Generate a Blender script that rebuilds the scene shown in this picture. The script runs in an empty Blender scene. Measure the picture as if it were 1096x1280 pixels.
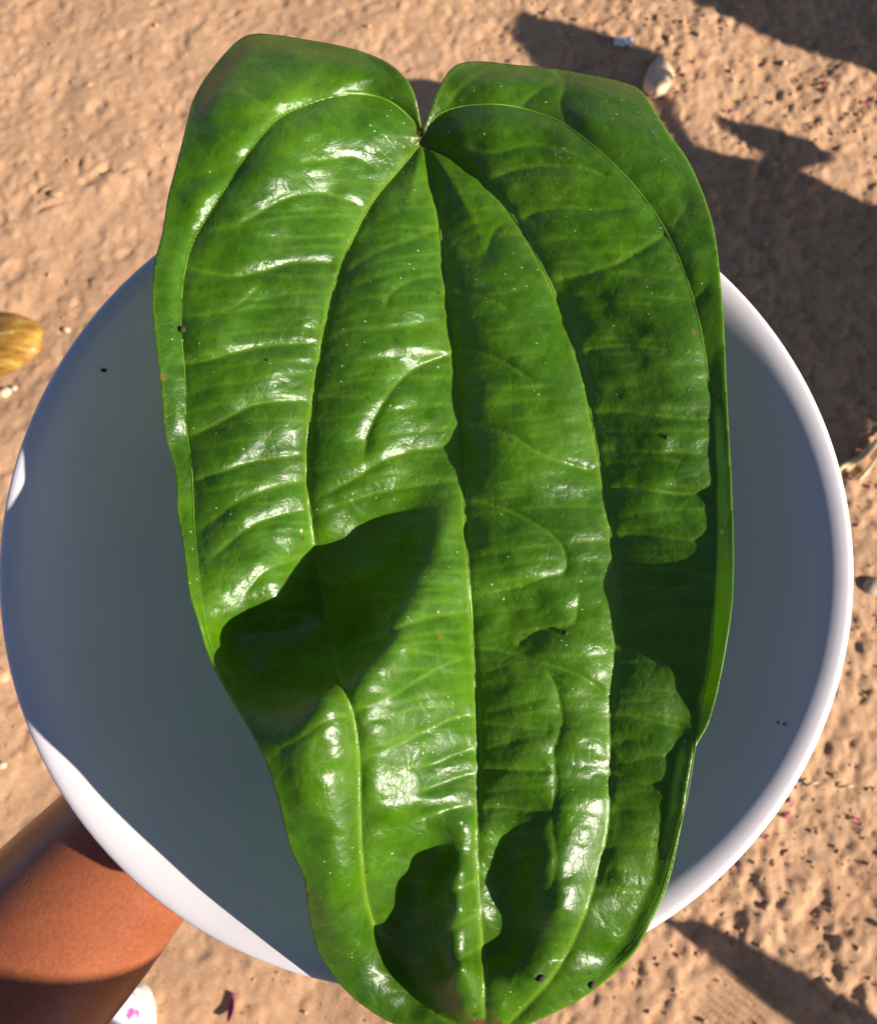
import bpy, bmesh, math, random
import numpy as np
from mathutils import Vector, Matrix

random.seed(7); RNG = np.random.default_rng(11)
scn = bpy.context.scene; COL = scn.collection

# ------------------------------------------------------------------ camera, sky, sun, exposure
PITCH = math.radians(15.0); F = 1099.0; CAM_Z = 1.0625; RIM_Z = 0.80
cam = bpy.data.cameras.new('camera'); camo = bpy.data.objects.new('camera', cam); COL.objects.link(camo)
camo.location = (0, 0, CAM_Z); camo.rotation_euler = (PITCH, 0, 0)
cam.sensor_fit = 'HORIZONTAL'; cam.sensor_width = 36.0; cam.lens = 36.0 * F / 1096.0
cam.clip_start = 0.01; cam.clip_end = 500
cam.dof.use_dof = True; cam.dof.focus_distance = 0.262; cam.dof.aperture_fstop = 26.0
scn.camera = camo

SUN_EL = math.radians(24.0); SUN_A = math.radians(19.0)          # from image right, a little towards the bottom
SUN = Vector((math.cos(SUN_EL) * math.cos(SUN_A), -math.cos(SUN_EL) * math.sin(SUN_A), math.sin(SUN_EL)))
world = bpy.data.worlds.new('World'); scn.world = world; world.use_nodes = True
wn = world.node_tree; bg = wn.nodes['Background']
sky = wn.nodes.new('ShaderNodeTexSky'); sky.sky_type = 'NISHITA'; sky.sun_disc = False
sky.air_density = .6; sky.dust_density = .4; sky.sun_elevation = SUN_EL; sky.sun_rotation = math.pi / 2 + SUN_A
wn.links.new(sky.outputs[0], bg.inputs[0]); bg.inputs[1].default_value = 0.06
sl = bpy.data.lights.new('sun', 'SUN'); sl.energy = 5.0; sl.angle = math.radians(0.5); sl.color = (1.0, 0.915, 0.79)
so = bpy.data.objects.new('sun', sl); COL.objects.link(so)
so.rotation_euler = SUN.to_track_quat('Z', 'Y').to_euler(); so.location = (3, -1, 3)
scn.view_settings.view_transform = 'Standard'; scn.view_settings.look = 'None'
scn.view_settings.exposure = 1.05; scn.view_settings.gamma = 1.0
scn.render.engine = 'CYCLES'

# ------------------------------------------------------------------ helpers
def ray(px, py):
    u = (np.asarray(px, float) - 548.0) / F; v = -(np.asarray(py, float) - 640.0) / F
    c, s = math.cos(PITCH), math.sin(PITCH)
    return u, c * v + s, s * v - c
def PT(px, py, z):                       # the point at height z seen at a pixel of the photograph
    a, b, d = ray(px, py); t = (z - CAM_Z) / d
    return np.stack([a * t, b * t, np.broadcast_to(z, np.shape(a * t)) * 1.0], -1)
def V(px, py, z): return Vector(PT(px, py, z))

def tag(o, label=None, cat=None, group=None, kind=None):
    if label: o['label'] = label
    if cat: o['category'] = cat
    if group: o['group'] = group
    if kind: o['kind'] = kind
    return o
def empty(name, loc=(0, 0, 0)):
    o = bpy.data.objects.new(name, None); COL.objects.link(o); o.location = loc; o.empty_display_size = 0.05; return o
def link(name, me, mat, parent=None, smooth=True):
    if mat and not me.materials: me.materials.append(mat)
    o = bpy.data.objects.new(name, me); COL.objects.link(o)
    if smooth:
        me.polygons.foreach_set('use_smooth', np.ones(len(me.polygons), bool))
    if parent:
        bpy.context.view_layer.update()
        o.parent = parent; o.matrix_parent_inverse = Matrix.Translation(parent.location).inverted()
    return o
def mesh(name, v, f):
    me = bpy.data.meshes.new(name)
    me.from_pydata([tuple(p) for p in v], [], [tuple(int(i) for i in q) for q in f]); me.update(); return me
def catmull(pts, n=12, closed=False):
    P = np.array(pts, float); N = len(P); out = []
    for i in range(N if closed else N - 1):
        if closed: p0, p1, p2, p3 = P[i - 1], P[i], P[(i + 1) % N], P[(i + 2) % N]
        else:
            p1, p2 = P[i], P[i + 1]; p0 = P[i - 1] if i else 2 * p1 - p2; p3 = P[i + 2] if i + 2 < N else 2 * p2 - p1
        for k in range(n):
            t = k / n
            out.append(0.5 * (2 * p1 + (p2 - p0) * t + (2 * p0 - 5 * p1 + 4 * p2 - p3) * t * t + (3 * p1 - p0 - 3 * p2 + p3) * t ** 3))
    if not closed: out.append(P[-1])
    return np.array(out)
def dist_poly(x, y, poly, closed=False):
    """distance to a polyline (and signed side: >0 right of travel direction in pixel space)"""
    A = poly if closed else poly[:-1]; B = np.roll(poly, -1, 0) if closed else poly[1:]
    best = np.full(x.shape, 1e9); near = np.zeros(x.shape + (2,)); par = np.zeros(x.shape)
    for i in range(len(A)):
        ax, ay = A[i]; dx, dy = B[i] - A[i]; L = dx * dx + dy * dy + 1e-12
        t = np.clip(((x - ax) * dx + (y - ay) * dy) / L, 0, 1)
        qx, qy = ax + t * dx, ay + t * dy
        d = (x - qx) ** 2 + (y - qy) ** 2; m = d < best
        best[m] = d[m]; near[m, 0] = qx[m]; near[m, 1] = qy[m]; par[m] = (i + t[m]) / len(A)
    return np.sqrt(best), near, par
def inside(x, y, poly):
    r = np.zeros(x.shape, bool); q = np.roll(poly, -1, 0)
    for (x1, y1), (x2, y2) in zip(poly, q):
        if y1 == y2: continue
        c = ((y1 > y) != (y2 > y)) & (x < (x2 - x1) * (y - y1) / (y2 - y1) + x1); r ^= c
    return r
def hashn(ix, iy, seed):
    h = (ix.astype(np.int64) * 374761393 + iy.astype(np.int64) * 668265263 + seed * 1442695041) & 0xffffffff
    h = ((h ^ (h >> 13)) * 1274126177) & 0xffffffff
    return ((h ^ (h >> 16)) & 0xffffff) / float(0xffffff)
def vnoise(x, y, seed=0):
    ix, iy = np.floor(x), np.floor(y); fx, fy = x - ix, y - iy
    fx = fx * fx * fx * (fx * (fx * 6 - 15) + 10); fy = fy * fy * fy * (fy * (fy * 6 - 15) + 10)
    a, b = hashn(ix, iy, seed), hashn(ix + 1, iy, seed); c, d = hashn(ix, iy + 1, seed), hashn(ix + 1, iy + 1, seed)
    return (a + (b - a) * fx) * (1 - fy) + (c + (d - c) * fx) * fy
def fbm(x, y, seed=0, o=4, gain=0.5):
    s = np.zeros(np.shape(x)); a = 1.0; t = 0.0
    for k in range(o):
        c, sn = math.cos(k * 1.1), math.sin(k * 1.1)
        s += a * vnoise((c * x - sn * y) * 2 ** k + 17.3 * k, (sn * x + c * y) * 2 ** k - 9.1 * k, seed + k); t += a; a *= gain
    return s / t
def sstep(a, b, x):
    t = np.clip((x - a) / (b - a), 0, 1); return t * t * (3 - 2 * t)

# ------------------------------------------------------------------ material helpers
def newmat(name):
    m = bpy.data.materials.new(name); m.use_nodes = True; nt = m.node_tree
    return m, nt, nt.nodes['Principled BSDF'], nt.nodes['Material Output']
def N(nt, t, **kw):
    n = nt.nodes.new(t)
    for k, v in kw.items(): setattr(n, k, v)
    return n
def noise(nt, scale, detail=4, rough=0.55, coord='Object', dist=0.0, stretch=None):
    tc = N(nt, 'ShaderNodeTexCoord'); n = N(nt, 'ShaderNodeTexNoise')
    n.inputs['Scale'].default_value = scale; n.inputs['Detail'].default_value = detail; n.inputs['Roughness'].default_value = rough
    n.inputs['Distortion'].default_value = dist
    src = tc.outputs[coord]
    if stretch:
        mp = N(nt, 'ShaderNodeMapping'); mp.inputs['Scale'].default_value = stretch; nt.links.new(src, mp.inputs[0]); src = mp.outputs[0]
    nt.links.new(src, n.inputs['Vector']); return n
def ramp(nt, src, stops):
    r = N(nt, 'ShaderNodeValToRGB'); el = r.color_ramp.elements
    el[0].position, el[0].color = stops[0][0], (*stops[0][1], 1)
    el[1].position, el[1].color = stops[-1][0], (*stops[-1][1], 1)
    for p, c in stops[1:-1]:
        e = el.new(p); e.color = (*c, 1)
    nt.links.new(src, r.inputs[0]); return r
def mixc(nt, fac, a, b, mode='MIX'):
    m = N(nt, 'ShaderNodeMix', data_type='RGBA', blend_type=mode)
    for s, v in ((m.inputs[0], fac), (m.inputs[6], a), (m.inputs[7], b)):
        if hasattr(v, 'links'): nt.links.new(v, s)
        elif isinstance(v, (int, float)): s.default_value = v
        else: s.default_value = (*v, 1)
    return m.outputs[2]
def math_(nt, op, a, b=None):
    m = N(nt, 'ShaderNodeMath', operation=op)
    for s, v in ((m.inputs[0], a), (m.inputs[1], b)):
        if v is None: continue
        if hasattr(v, 'links'): nt.links.new(v, s)
        else: s.default_value = v
    return m.outputs[0]
def bump(nt, bs, src, dist, strength=1.0, prev=None):
    b = N(nt, 'ShaderNodeBump'); b.inputs['Distance'].default_value = dist; b.inputs['Strength'].default_value = strength
    nt.links.new(src, b.inputs['Height'])
    if prev: nt.links.new(prev, b.inputs['Normal'])
    if bs: nt.links.new(b.outputs[0], bs.inputs['Normal'])
    return b.outputs[0]
def speck_mask(nt, scale, radius, keep, seed=0.0):
    """sparse round specks: voronoi cells, only a share of them kept"""
    tc = N(nt, 'ShaderNodeTexCoord'); mp = N(nt, 'ShaderNodeMapping'); mp.inputs['Location'].default_value = (seed, seed * 1.7, seed * .3)
    nt.links.new(tc.outputs['Object'], mp.inputs[0])
    v = N(nt, 'ShaderNodeTexVoronoi'); v.inputs['Scale'].default_value = scale; nt.links.new(mp.outputs[0], v.inputs['Vector'])
    sep = N(nt, 'ShaderNodeSeparateColor'); nt.links.new(v.outputs['Color'], sep.inputs[0])
    near = math_(nt, 'LESS_THAN', v.outputs['Distance'], math_(nt, 'MULTIPLY', sep.outputs[1], radius))
    return math_(nt, 'MULTIPLY', near, math_(nt, 'LESS_THAN', sep.outputs[0], keep))

# ---- leaf
def mat_leaf():
    m, nt, bs, out = newmat('leaf_green')
    n1 = noise(nt, 26, 5, .6); n2 = noise(nt, 190, 4, .6)
    c = ramp(nt, n1.outputs[0], [(.28, (.010, .040, .001)), (.50, (.032, .104, .0012)), (.72, (.082, .195, .003))]).outputs[0]
    c = mixc(nt, .35, c, ramp(nt, n2.outputs[0], [(.35, (.014, .052, .001)), (.7, (.074, .185, .004))]).outputs[0])
    at = N(nt, 'ShaderNodeAttribute', attribute_name='vein'); 
    c = mixc(nt, math_(nt, 'MULTIPLY', at.outputs['Fac'], .75), c, (.20, .36, .025))
    tcn = N(nt, 'ShaderNodeTexCoord'); wn_ = mixc(nt, .012, tcn.outputs['Object'], noise(nt, 90, 3, .6).outputs['Color'])
    vn = N(nt, 'ShaderNodeTexVoronoi', feature='DISTANCE_TO_EDGE'); vn.inputs['Scale'].default_value = 150; nt.links.new(wn_, vn.inputs['Vector'])
    c = mixc(nt, ramp(nt, vn.outputs['Distance'], [(.0, (.09, .09, .09)), (.10, (0, 0, 0))]).outputs[0], c, (.12, .26, .012))
    at2 = N(nt, 'ShaderNodeAttribute', attribute_name='brown')
    c = mixc(nt, at2.outputs['Fac'], c, (.10, .045, .018))
    # dirt specks, pale and brown
    clus = ramp(nt, noise(nt, 38, 3, .6).outputs[0], [(.46, (0, 0, 0)), (.60, (1, 1, 1))]).outputs[0]
    c = mixc(nt, math_(nt, 'MULTIPLY', math_(nt, 'MULTIPLY', speck_mask(nt, 760, .26, .12), clus), .8), c, (.55, .62, .42))
    c = mixc(nt, math_(nt, 'MULTIPLY', speck_mask(nt, 330, .20, .02, 3.1), .8), c, (.5, .48, .3))
    c = mixc(nt, math_(nt, 'MULTIPLY', speck_mask(nt, 330, .26, .07, 7.7), .85), c, (.05, .035, .015))
    c = mixc(nt, math_(nt, 'MULTIPLY', speck_mask(nt, 180, .2, .07, 1.3), .55), c, (.22, .10, .02))
    nt.links.new(c, bs.inputs['Base Color'])
    nr = noise(nt, 60, 5, .65)
    # dusty film: duller, paler patches
    film = ramp(nt, noise(nt, 33, 6, .7, dist=.6).outputs[0], [(.52, (0, 0, 0)), (.72, (.11, .11, .11))]).outputs[0]
    c = mixc(nt, film, c, (.22, .27, .12)); nt.links.new(c, bs.inputs['Base Color'])
    rr = ramp(nt, nr.outputs[0], [(.3, (.23, .23, .23)), (.7, (.43, .43, .43))]).outputs[0]
    nt.links.new(rr, bs.inputs['Roughness']); bs.inputs['IOR'].default_value = 1.46
    bs.inputs['Specular IOR Level'].default_value = .55
    b1 = bump(nt, None, noise(nt, 1300, 3, .65).outputs[0], .00024, .45)
    tcv = N(nt, 'ShaderNodeTexCoord'); wv = mixc(nt, .012, tcv.outputs['Object'], noise(nt, 90, 3, .6).outputs['Color'])
    vo = N(nt, 'ShaderNodeTexVoronoi', feature='DISTANCE_TO_EDGE'); vo.inputs['Scale'].default_value = 150; nt.links.new(wv, vo.inputs['Vector'])
    net = ramp(nt, vo.outputs['Distance'], [(.0, (0, 0, 0)), (.16, (1, 1, 1))]).outputs[0]
    b0 = bump(nt, None, net, .00018, .35, b1)
    b2 = bump(nt, bs, noise(nt, 330, 4, .6).outputs[0], .00042, .42, b0)
    tr = N(nt, 'ShaderNodeBsdfTranslucent'); nt.links.new(mixc(nt, .85, c, (.50, .85, .06)), tr.inputs[0])
    mx = N(nt, 'ShaderNodeMixShader'); mx.inputs[0].default_value = .28
    nt.links.new(bs.outputs[0], mx.inputs[1]); nt.links.new(tr.outputs[0], mx.inputs[2]); nt.links.new(mx.outputs[0], out.inputs[0])
    return m
def mat_plain(name, col, rough=.5, var=.25, scale=60, bumpd=0.0, bscale=400, spec=.5, sss=0.0, sssr=(.01, .004, .002)):
    m, nt, bs, out = newmat(name)
    n = noise(nt, scale, 5, .6)
    lo = tuple(x * (1 - var) for x in col); hi = tuple(min(1, x * (1 + var)) for x in col)
    nt.links.new(ramp(nt, n.outputs[0], [(.3, lo), (.7, hi)]).outputs[0], bs.inputs['Base Color'])
    bs.inputs['Roughness'].default_value = rough; bs.inputs['Specular IOR Level'].default_value = spec
    if bumpd: bump(nt, bs, noise(nt, bscale, 4, .6).outputs[0], bumpd)
    if sss: bs.inputs['Subsurface Weight'].default_value = sss; bs.inputs['Subsurface Radius'].default_value = sssr; bs.inputs['Subsurface Scale'].default_value = 1.0
    return m
def mat_plate():
    m, nt, bs, out = newmat('white_melamine')
    n = noise(nt, 30, 4, .6)
    c = ramp(nt, n.outputs[0], [(.3, (.63, .59, .63)), (.7, (.66, .62, .66))]).outputs[0]
    c = mixc(nt, math_(nt, 'MULTIPLY', speck_mask(nt, 60, .06, .02), .7), c, (.08, .06, .05))
    nt.links.new(c, bs.inputs['Base Color'])
    rr = ramp(nt, noise(nt, 90, 5, .7).outputs[0], [(.3, (.10,) * 3), (.75, (.2,) * 3)]).outputs[0]
    nt.links.new(rr, bs.inputs['Roughness']); return m
def mat_soil():
    m, nt, bs, out = newmat('dry_reddish_soil')
    a = noise(nt, 7, 6, .65); b = noise(nt, 60, 6, .7); g = noise(nt, 420, 4, .7)
    c = ramp(nt, a.outputs[0], [(.3, (.41, .215, .112)), (.5, (.58, .335, .185)), (.72, (.66, .41, .24))]).outputs[0]
    c = mixc(nt, .45, c, ramp(nt, b.outputs[0], [(.28, (.32, .18, .105)), (.5, (.51, .305, .18)), (.75, (.66, .44, .285))]).outputs[0])
    c = mixc(nt, .35, c, ramp(nt, g.outputs[0], [(.3, (.22, .12, .07)), (.5, (.46, .27, .16)), (.72, (.66, .45, .30))]).outputs[0])
    c = mixc(nt, math_(nt, 'MULTIPLY', speck_mask(nt, 130, .22, .10, 2.0), .7), c, (.66, .52, .40))
    c = mixc(nt, math_(nt, 'MULTIPLY', speck_mask(nt, 170, .24, .10, 5.0), .7), c, (.13, .075, .05))
    nt.links.new(c, bs.inputs['Base Color']); bs.inputs['Roughness'].default_value = .95; bs.inputs['Specular IOR Level'].default_value = .12
    b1 = bump(nt, None, g.outputs[0], .0022, .7)
    bump(nt, bs, noise(nt, 1100, 3, .7).outputs[0], .0008, .6, b1)
    return m
def mat_skin():
    m, nt, bs, out = newmat('brown_skin')
    n = noise(nt, 40, 5, .6); n2 = noise(nt, 700, 3, .6)
    c = ramp(nt, n.outputs[0], [(.3, (.205, .058, .024)), (.7, (.30, .092, .039))]).outputs[0]
    c = mixc(nt, .3, c, ramp(nt, n2.outputs[0], [(.35, (.16, .045, .02)), (.65, (.34, .112, .05))]).outputs[0])
    nt.links.new(c, bs.inputs['Base Color']); bs.inputs['Roughness'].default_value = .34
    bs.inputs['Subsurface Weight'].default_value = .12; bs.inputs['Subsurface Radius'].default_value = (.006, .002, .001); bs.inputs['Subsurface Scale'].default_value = 1
    b1 = bump(nt, None, noise(nt, 900, 3, .65).outputs[0], .0003, .35)
    bump(nt, bs, noise(nt, 220, 3, .6, stretch=(1, 3, 1)).outputs[0], .0005, .15, b1)
    return m
def mat_floral(name):
    m, nt, bs, out = newmat(name)
    v = N(nt, 'ShaderNodeTexVoronoi'); v.inputs['Scale'].default_value = 58; tc = N(nt, 'ShaderNodeTexCoord')
    nz = noise(nt, 60, 3, .6); ad = mixc(nt, .03, tc.outputs['Object'], nz.outputs['Color']); nt.links.new(ad, v.inputs['Vector'])
    c = ramp(nt, v.outputs['Distance'], [(.0, (.65, .03, .22)), (.30, (.75, .12, .36)), (.44, (.80, .76, .77)), (1, (.80, .79, .79))]).outputs[0]
    nt.links.new(c, bs.inputs['Base Color']); bs.inputs['Roughness'].default_value = .8
    bump(nt, bs, noise(nt, 900, 2, .5).outputs[0], .0005); return m

M_LEAF = mat_leaf(); M_PLATE = mat_plate(); M_SOIL = mat_soil(); M_SKIN = mat_skin(); M_FLORAL = mat_floral('floral_cotton')
M_BLADE = mat_plain('caster_blade', (.04, .11, .012), .45, .3, 20, .0008, 120)  # blades of the added plant that casts the ground shadows
M_VEIN = mat_plain('leaf_vein', (.13, .27, .018), .4, .2, 90)
M_PETIOLE = mat_plain('petiole_brown', (.10, .07, .02), .5, .4, 120, .0003)
M_CRUMB = mat_plain('dark_crumb', (.045, .03, .02), .9, .5, 300, .0004)
M_CLOD = mat_plain('soil_clod', (.46, .28, .165), .95, .3, 90, .0012, 500, .1)
M_STONE = mat_plain('pale_stone', (.70, .49, .33), .85, .15, 70, .001, 300, .2)
M_GREYST = mat_plain('grey_stone', (.46, .37, .26), .85, .25, 70, .001, 300, .2)
M_WHITEST = mat_plain('pale_pebble', (.62, .46, .33), .85, .12, 90, .0006, 300, .2)
M_PINK = mat_plain('pink_petal', (.52, .10, .17), .7, .3, 200)
M_STRAW = mat_plain('dry_straw', (.66, .47, .25), .7, .25, 200, .0004)
M_DARKCLOTH = mat_plain('dark_cloth', (.05, .06, .10), .9, .3, 30, .0006, 700)
M_HAIR = mat_plain('black_hair', (.012, .010, .009), .5, .4, 200, .002)
M_RUBBER = mat_plain('shoe_sole', (.65, .63, .60), .7, .1, 60)
M_FOIL, _nt, _bs, _ = newmat('foil'); _bs.inputs['Metallic'].default_value = .35; _bs.inputs['Roughness'].default_value = .3
_nt.links.new(ramp(_nt, noise(_nt, 120, 3).outputs[0], [(.3, (.70, .72, .80)), (.7, (.85, .86, .9))]).outputs[0], _bs.inputs['Base Color'])
def mat_yellow():
    m, nt, bs, out = newmat('yellow_dry_leaf')
    n = noise(nt, 45, 4, .6, stretch=(1, 4, 1))
    c = ramp(nt, n.outputs[0], [(.35, (.26, .11, .018)), (.55, (.45, .25, .04)), (.7, (.60, .38, .08))]).outputs[0]
    nt.links.new(c, bs.inputs['Base Color']); bs.inputs['Roughness'].default_value = .5
    tr = N(nt, 'ShaderNodeBsdfTranslucent'); nt.links.new(c, tr.inputs[0])
    mx = N(nt, 'ShaderNodeMixShader'); mx.inputs[0].default_value = .25
    nt.links.new(bs.outputs[0], mx.inputs[1]); nt.links.new(tr.outputs[0], mx.inputs[2]); nt.links.new(mx.outputs[0], out.inputs[0]); return m
M_YELLOW = mat_yellow()

# ------------------------------------------------------------------ ground
def axis(a, b, step, far):
    c = np.arange(a, b + 1e-6, step); o = []; d = step
    x = b
    while x < far: d *= 1.18; x += d; o.append(x)
    l = []; d = step; x = a
    while x > -far: d *= 1.18; x -= d; l.append(x)
    return np.concatenate([l[::-1], c, o])
GX, GY = axis(-.78, .78, .0033, 60), axis(-.40, 1.20, .0033, 60)
def seg_d(x, y, a, b):
    d = b - a; t = np.clip(((x - a[0]) * d[0] + (y - a[1]) * d[1]) / (d @ d), 0, 1); return np.hypot(x - a[0] - t * d[0], y - a[1] - t * d[1])
def g2(px, py): return PT(px, py, 0.0)[:2]
def worley(x, y, seed, keep, rmax):
    """scattered low domes of random size: clods"""
    ix, iy = np.floor(x), np.floor(y); out = np.zeros(np.shape(x))
    for dx in (-1, 0, 1):
        for dy in (-1, 0, 1):
            cx, cy = ix + dx, iy + dy; k = hashn(cx, cy, seed + 3)
            r = rmax * (.35 + .65 * hashn(cx, cy, seed + 4)); ox, oy = cx + hashn(cx, cy, seed + 1), cy + hashn(cx, cy, seed + 2)
            a = hashn(cx, cy, seed + 5) * 3.14; st = .6 + .6 * hashn(cx, cy, seed + 6); ex, ey = x - ox, y - oy
            d2 = ((ex * np.cos(a) + ey * np.sin(a)) ** 2 * st + (-ex * np.sin(a) + ey * np.cos(a)) ** 2 / st) / (r * r)
            out = np.maximum(out, np.where(k < keep, r / rmax * np.sqrt(np.clip(1 - d2, 0, 1)), 0))
    return out
def ground_h(x, y):
    dens = sstep(-.15, .45, x + .25 * (fbm(x * 3, y * 3, 90, 2) - .5))     # granular to the right, trodden smooth to the left
    h = .016 * (fbm(x * 3.2, y * 3.2, 1, 3) - .5)
    # trodden streaks on the left run from lower left to upper right
    u = x * .82 + y * .57; w = -x * .57 + y * .82
    h += (1 - dens) * (.010 * (fbm(u * 5, w * 11, 21, 3) - .5) + .0042 * (fbm(x * 26, y * 26, 31, 4) - .5) + .0018 * worley(x * 70, y * 70, 35, .25, .6))
    cl = sstep(.40, .62, fbm(x * 9, y * 9, 57, 3))
    h += dens * (.009 * (fbm(x * 17, y * 17, 41, 4) - .5) + (.25 + .75 * cl) * (.0038 * worley(x * 42, y * 42, 51, .55, .75) + .0026 * worley(x * 85, y * 85, 53, .7, .8)) - .002)
    h += (.0020 + .0030 * dens) * (fbm(x * 95, y * 95, 61, 3) - .5)
    pit = fbm(x * 60, y * 60, 71, 2); h -= (.0012 + .0010 * dens) * sstep(.62, .75, pit)
    # raised crust crack on the upper left
    cwx = .016 * (fbm(x * 45, y * 45, 401, 2) - .5); cwy = .016 * (fbm(x * 45, y * 45, 405, 2) - .5); cwn = fbm(x * 60, y * 60, 409, 2)
    for a, b, dep, wd in (((105, 229), (137, 210), .009, .006), ((137, 210), (190, 212), .006, .004), ((45, 258), (75, 252), .006, .004),
                          ((22, 262), (56, 226), .004, .005), ((95, 196), (98, 216), .004, .004), ((0, 208), (80, 198), .003, .004), ((186, 215), (186, 232), .004, .003),
                          ((0, 350), (30, 335), .006, .010), ((120, 140), (132, 132), .006, .006), ((140, 320), (160, 312), .004, .006)):
        sdv = seg_d(x + cwx, y + cwy, g2(*a), g2(*b)); h -= .8 * dep * np.exp(-(sdv / wd) ** 2) * (.4 + .6 * cwn)
    # a shoe print with tread bars on the lower right
    A, B = g2(905, 1300), g2(965, 1200); ax = (B - A) / np.linalg.norm(B - A); per = np.array([-ax[1], ax[0]])
    uu = (x - A[0]) * ax[0] + (y - A[1]) * ax[1]; ww = (x - A[0]) * per[0] + (y - A[1]) * per[1]
    e = np.exp(-((uu - .02) / .07) ** 4 - (ww / .045) ** 4)
    h = h * (1 - .75 * e) - e * (.004 - .0022 * np.sin(uu * 2 * np.pi / .0085 + 14 * ww))
    outd = np.maximum(np.maximum(np.abs(x) - .76, np.maximum(-.39 - y, y - 1.17)), 0)
    return h * (1 - sstep(0, .22, outd))
def make_ground():
    X, Y = np.meshgrid(GX, GY); Z = ground_h(X, Y)
    nx, ny = len(GX), len(GY); v = np.stack([X, Y, Z], -1).reshape(-1, 3)
    i = np.arange(nx - 1)[None] + nx * np.arange(ny - 1)[:, None]
    f = np.stack([i, i + 1, i + nx + 1, i + nx], -1).reshape(-1, 4)
    me = bpy.data.meshes.new('ground'); me.vertices.add(len(v)); me.vertices.foreach_set('co', v.ravel().astype(np.float32))
    me.loops.add(f.size); me.loops.foreach_set('vertex_index', f.ravel().astype(np.int32))
    me.polygons.add(len(f)); me.polygons.foreach_set('loop_start', np.arange(0, f.size, 4, dtype=np.int32)); me.update(); me.validate()
    o = link('ground', me, M_SOIL); tag(o, 'dry reddish brown earth with clods and footprints', kind='structure'); return o
make_ground()
def gz(x, y): return float(ground_h(np.array([x]), np.array([y]))[0])
def gpt(px, py, up=0.0):
    p = PT(px, py, 0.0); return Vector((p[0], p[1], gz(p[0], p[1]) + up))

def lump(seed, sub=2, sx=1, sy=1, sz=.7, amp=.25):
    bm = bmesh.new(); bmesh.ops.create_icosphere(bm, subdivisions=sub, radius=1)
    r = random.Random(seed); off = [Vector((r.uniform(-1, 1), r.uniform(-1, 1), r.uniform(-1, 1))).normalized() for _ in range(7)]; am = [r.uniform(-amp, amp) for _ in off]
    for v in bm.verts:
        d = v.co.normalized(); k = 1 + sum(a * max(0, d.dot(o)) ** 2 for a, o in zip(am, off)); v.co = Vector((d.x * k * sx, d.y * k * sy, d.z * k * sz))
    return bm
def bm_data(bm):
    bm.verts.index_update(); v = np.array([x.co[:] for x in bm.verts]); f = [[q.index for q in p.verts] for p in bm.faces]; return v, f
# crumbs of soil, too many to count: one object
def make_clods():
    kinds = []
    for s in range(8):
        bm = lump(100 + s, 1, 1, random.uniform(.7, 1), .7, .45); kinds.append(bm_data(bm)); bm.free()
    g = np.random.default_rng(3); m = 60000
    x, y = g.uniform(-.78, .78, m), g.uniform(-.38, 1.18, m); d = 1 / (1 + np.exp(-(x - .12) * 9))
    ok = (g.random(m) < .16 + .84 * d) & (g.random(m) < np.maximum(.05, (fbm(x * 7, y * 7, 200, 2) - .3) * 2.2))
    x, y, d = (q[ok][:3600] for q in (x, y, d)); zz = ground_h(x, y)
    sz = np.minimum(.0060, .0012 * np.exp(g.normal(.30, .5, len(x)))) * (.75 + .25 * d); VV, FF, off = [], [], 0
    for k in range(len(x)):
        v, f = kinds[k % 8]; a = g.uniform(0, 6.28); c, sn = math.cos(a), math.sin(a); s = sz[k]
        w = v @ np.array([[c, sn, 0], [-sn, c, 0], [0, 0, 1]]) * s
        VV.append(w + np.array([x[k], y[k], zz[k] + s * .25])); FF += [[i + off for i in q] for q in f]; off += len(v)
    o = link('soil_clods', mesh('soil_clods', np.concatenate(VV), FF), M_CLOD)
    tag(o, 'loose crumbs of dry soil scattered over the ground', 'soil', kind='stuff')
make_clods()
def make_grit():
    kinds = []
    for s_ in range(5):
        bm = lump(300 + s_, 1, 1, .8, .7, .5); kinds.append(bm_data(bm)); bm.free()
    g = np.random.default_rng(9); n = 5200; x, y = g.uniform(-.75, .75, n), g.uniform(-.36, 1.16, n); zz = ground_h(x, y)
    sz = .00075 * np.exp(g.normal(0, .38, n)); VV, FF, off = [], [], 0
    for k in range(n):
        v, f = kinds[k % 5]; VV.append(v * sz[k] + np.array([x[k], y[k], zz[k] + sz[k] * .4])); FF += [[i + off for i in q] for q in f]; off += len(v)
    m, nt, bs, out = newmat('grit'); c = ramp(nt, noise(nt, 55, 2, .5).outputs[0], [(.3, (.16, .10, .07)), (.42, (.46, .28, .17)), (.58, (.52, .33, .20)), (.7, (.72, .58, .44))]).outputs[0]
    nt.links.new(c, bs.inputs['Base Color']); bs.inputs['Roughness'].default_value = .9
    tag(link('soil_grit', mesh('soil_grit', np.concatenate(VV), FF), m), 'fine pale and dark grit strewn over the soil', 'grit', kind='stuff')
make_grit()

# ------------------------------------------------------------------ the plate
PC = Vector((-.014 * .2625, .2545 * .2625, RIM_Z)); PR = .499 * .2625
def lathe(prof, n=160):
    v, f = [], []; prof = np.array(prof); m = len(prof)
    for k in range(n):
        a = 2 * math.pi * k / n; v += [(r * math.cos(a), r * math.sin(a), z) for r, z in prof]
    for k in range(n):
        for i in range(m - 1):
            a, b = k * m + i, ((k + 1) % n) * m + i; f.append((a, b, b + 1, a + 1))
    return v, f
plate = empty('dinner_plate', PC + Vector((0, 0, -.0365)))
tag(plate, 'round glossy white deep plate held up under the large green leaf', 'plate')
inner = catmull([(.0002, -.0375), (.030, -.0373), (.058, -.0358), (.080, -.0310), (.098, -.0232), (.111, -.0128), (.118, -.0066), (.1212, -.0037), (.1242, -.0015), (.1266, -.0004), (.1286, .0000), (.1298, -.0001)], 5)
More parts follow.
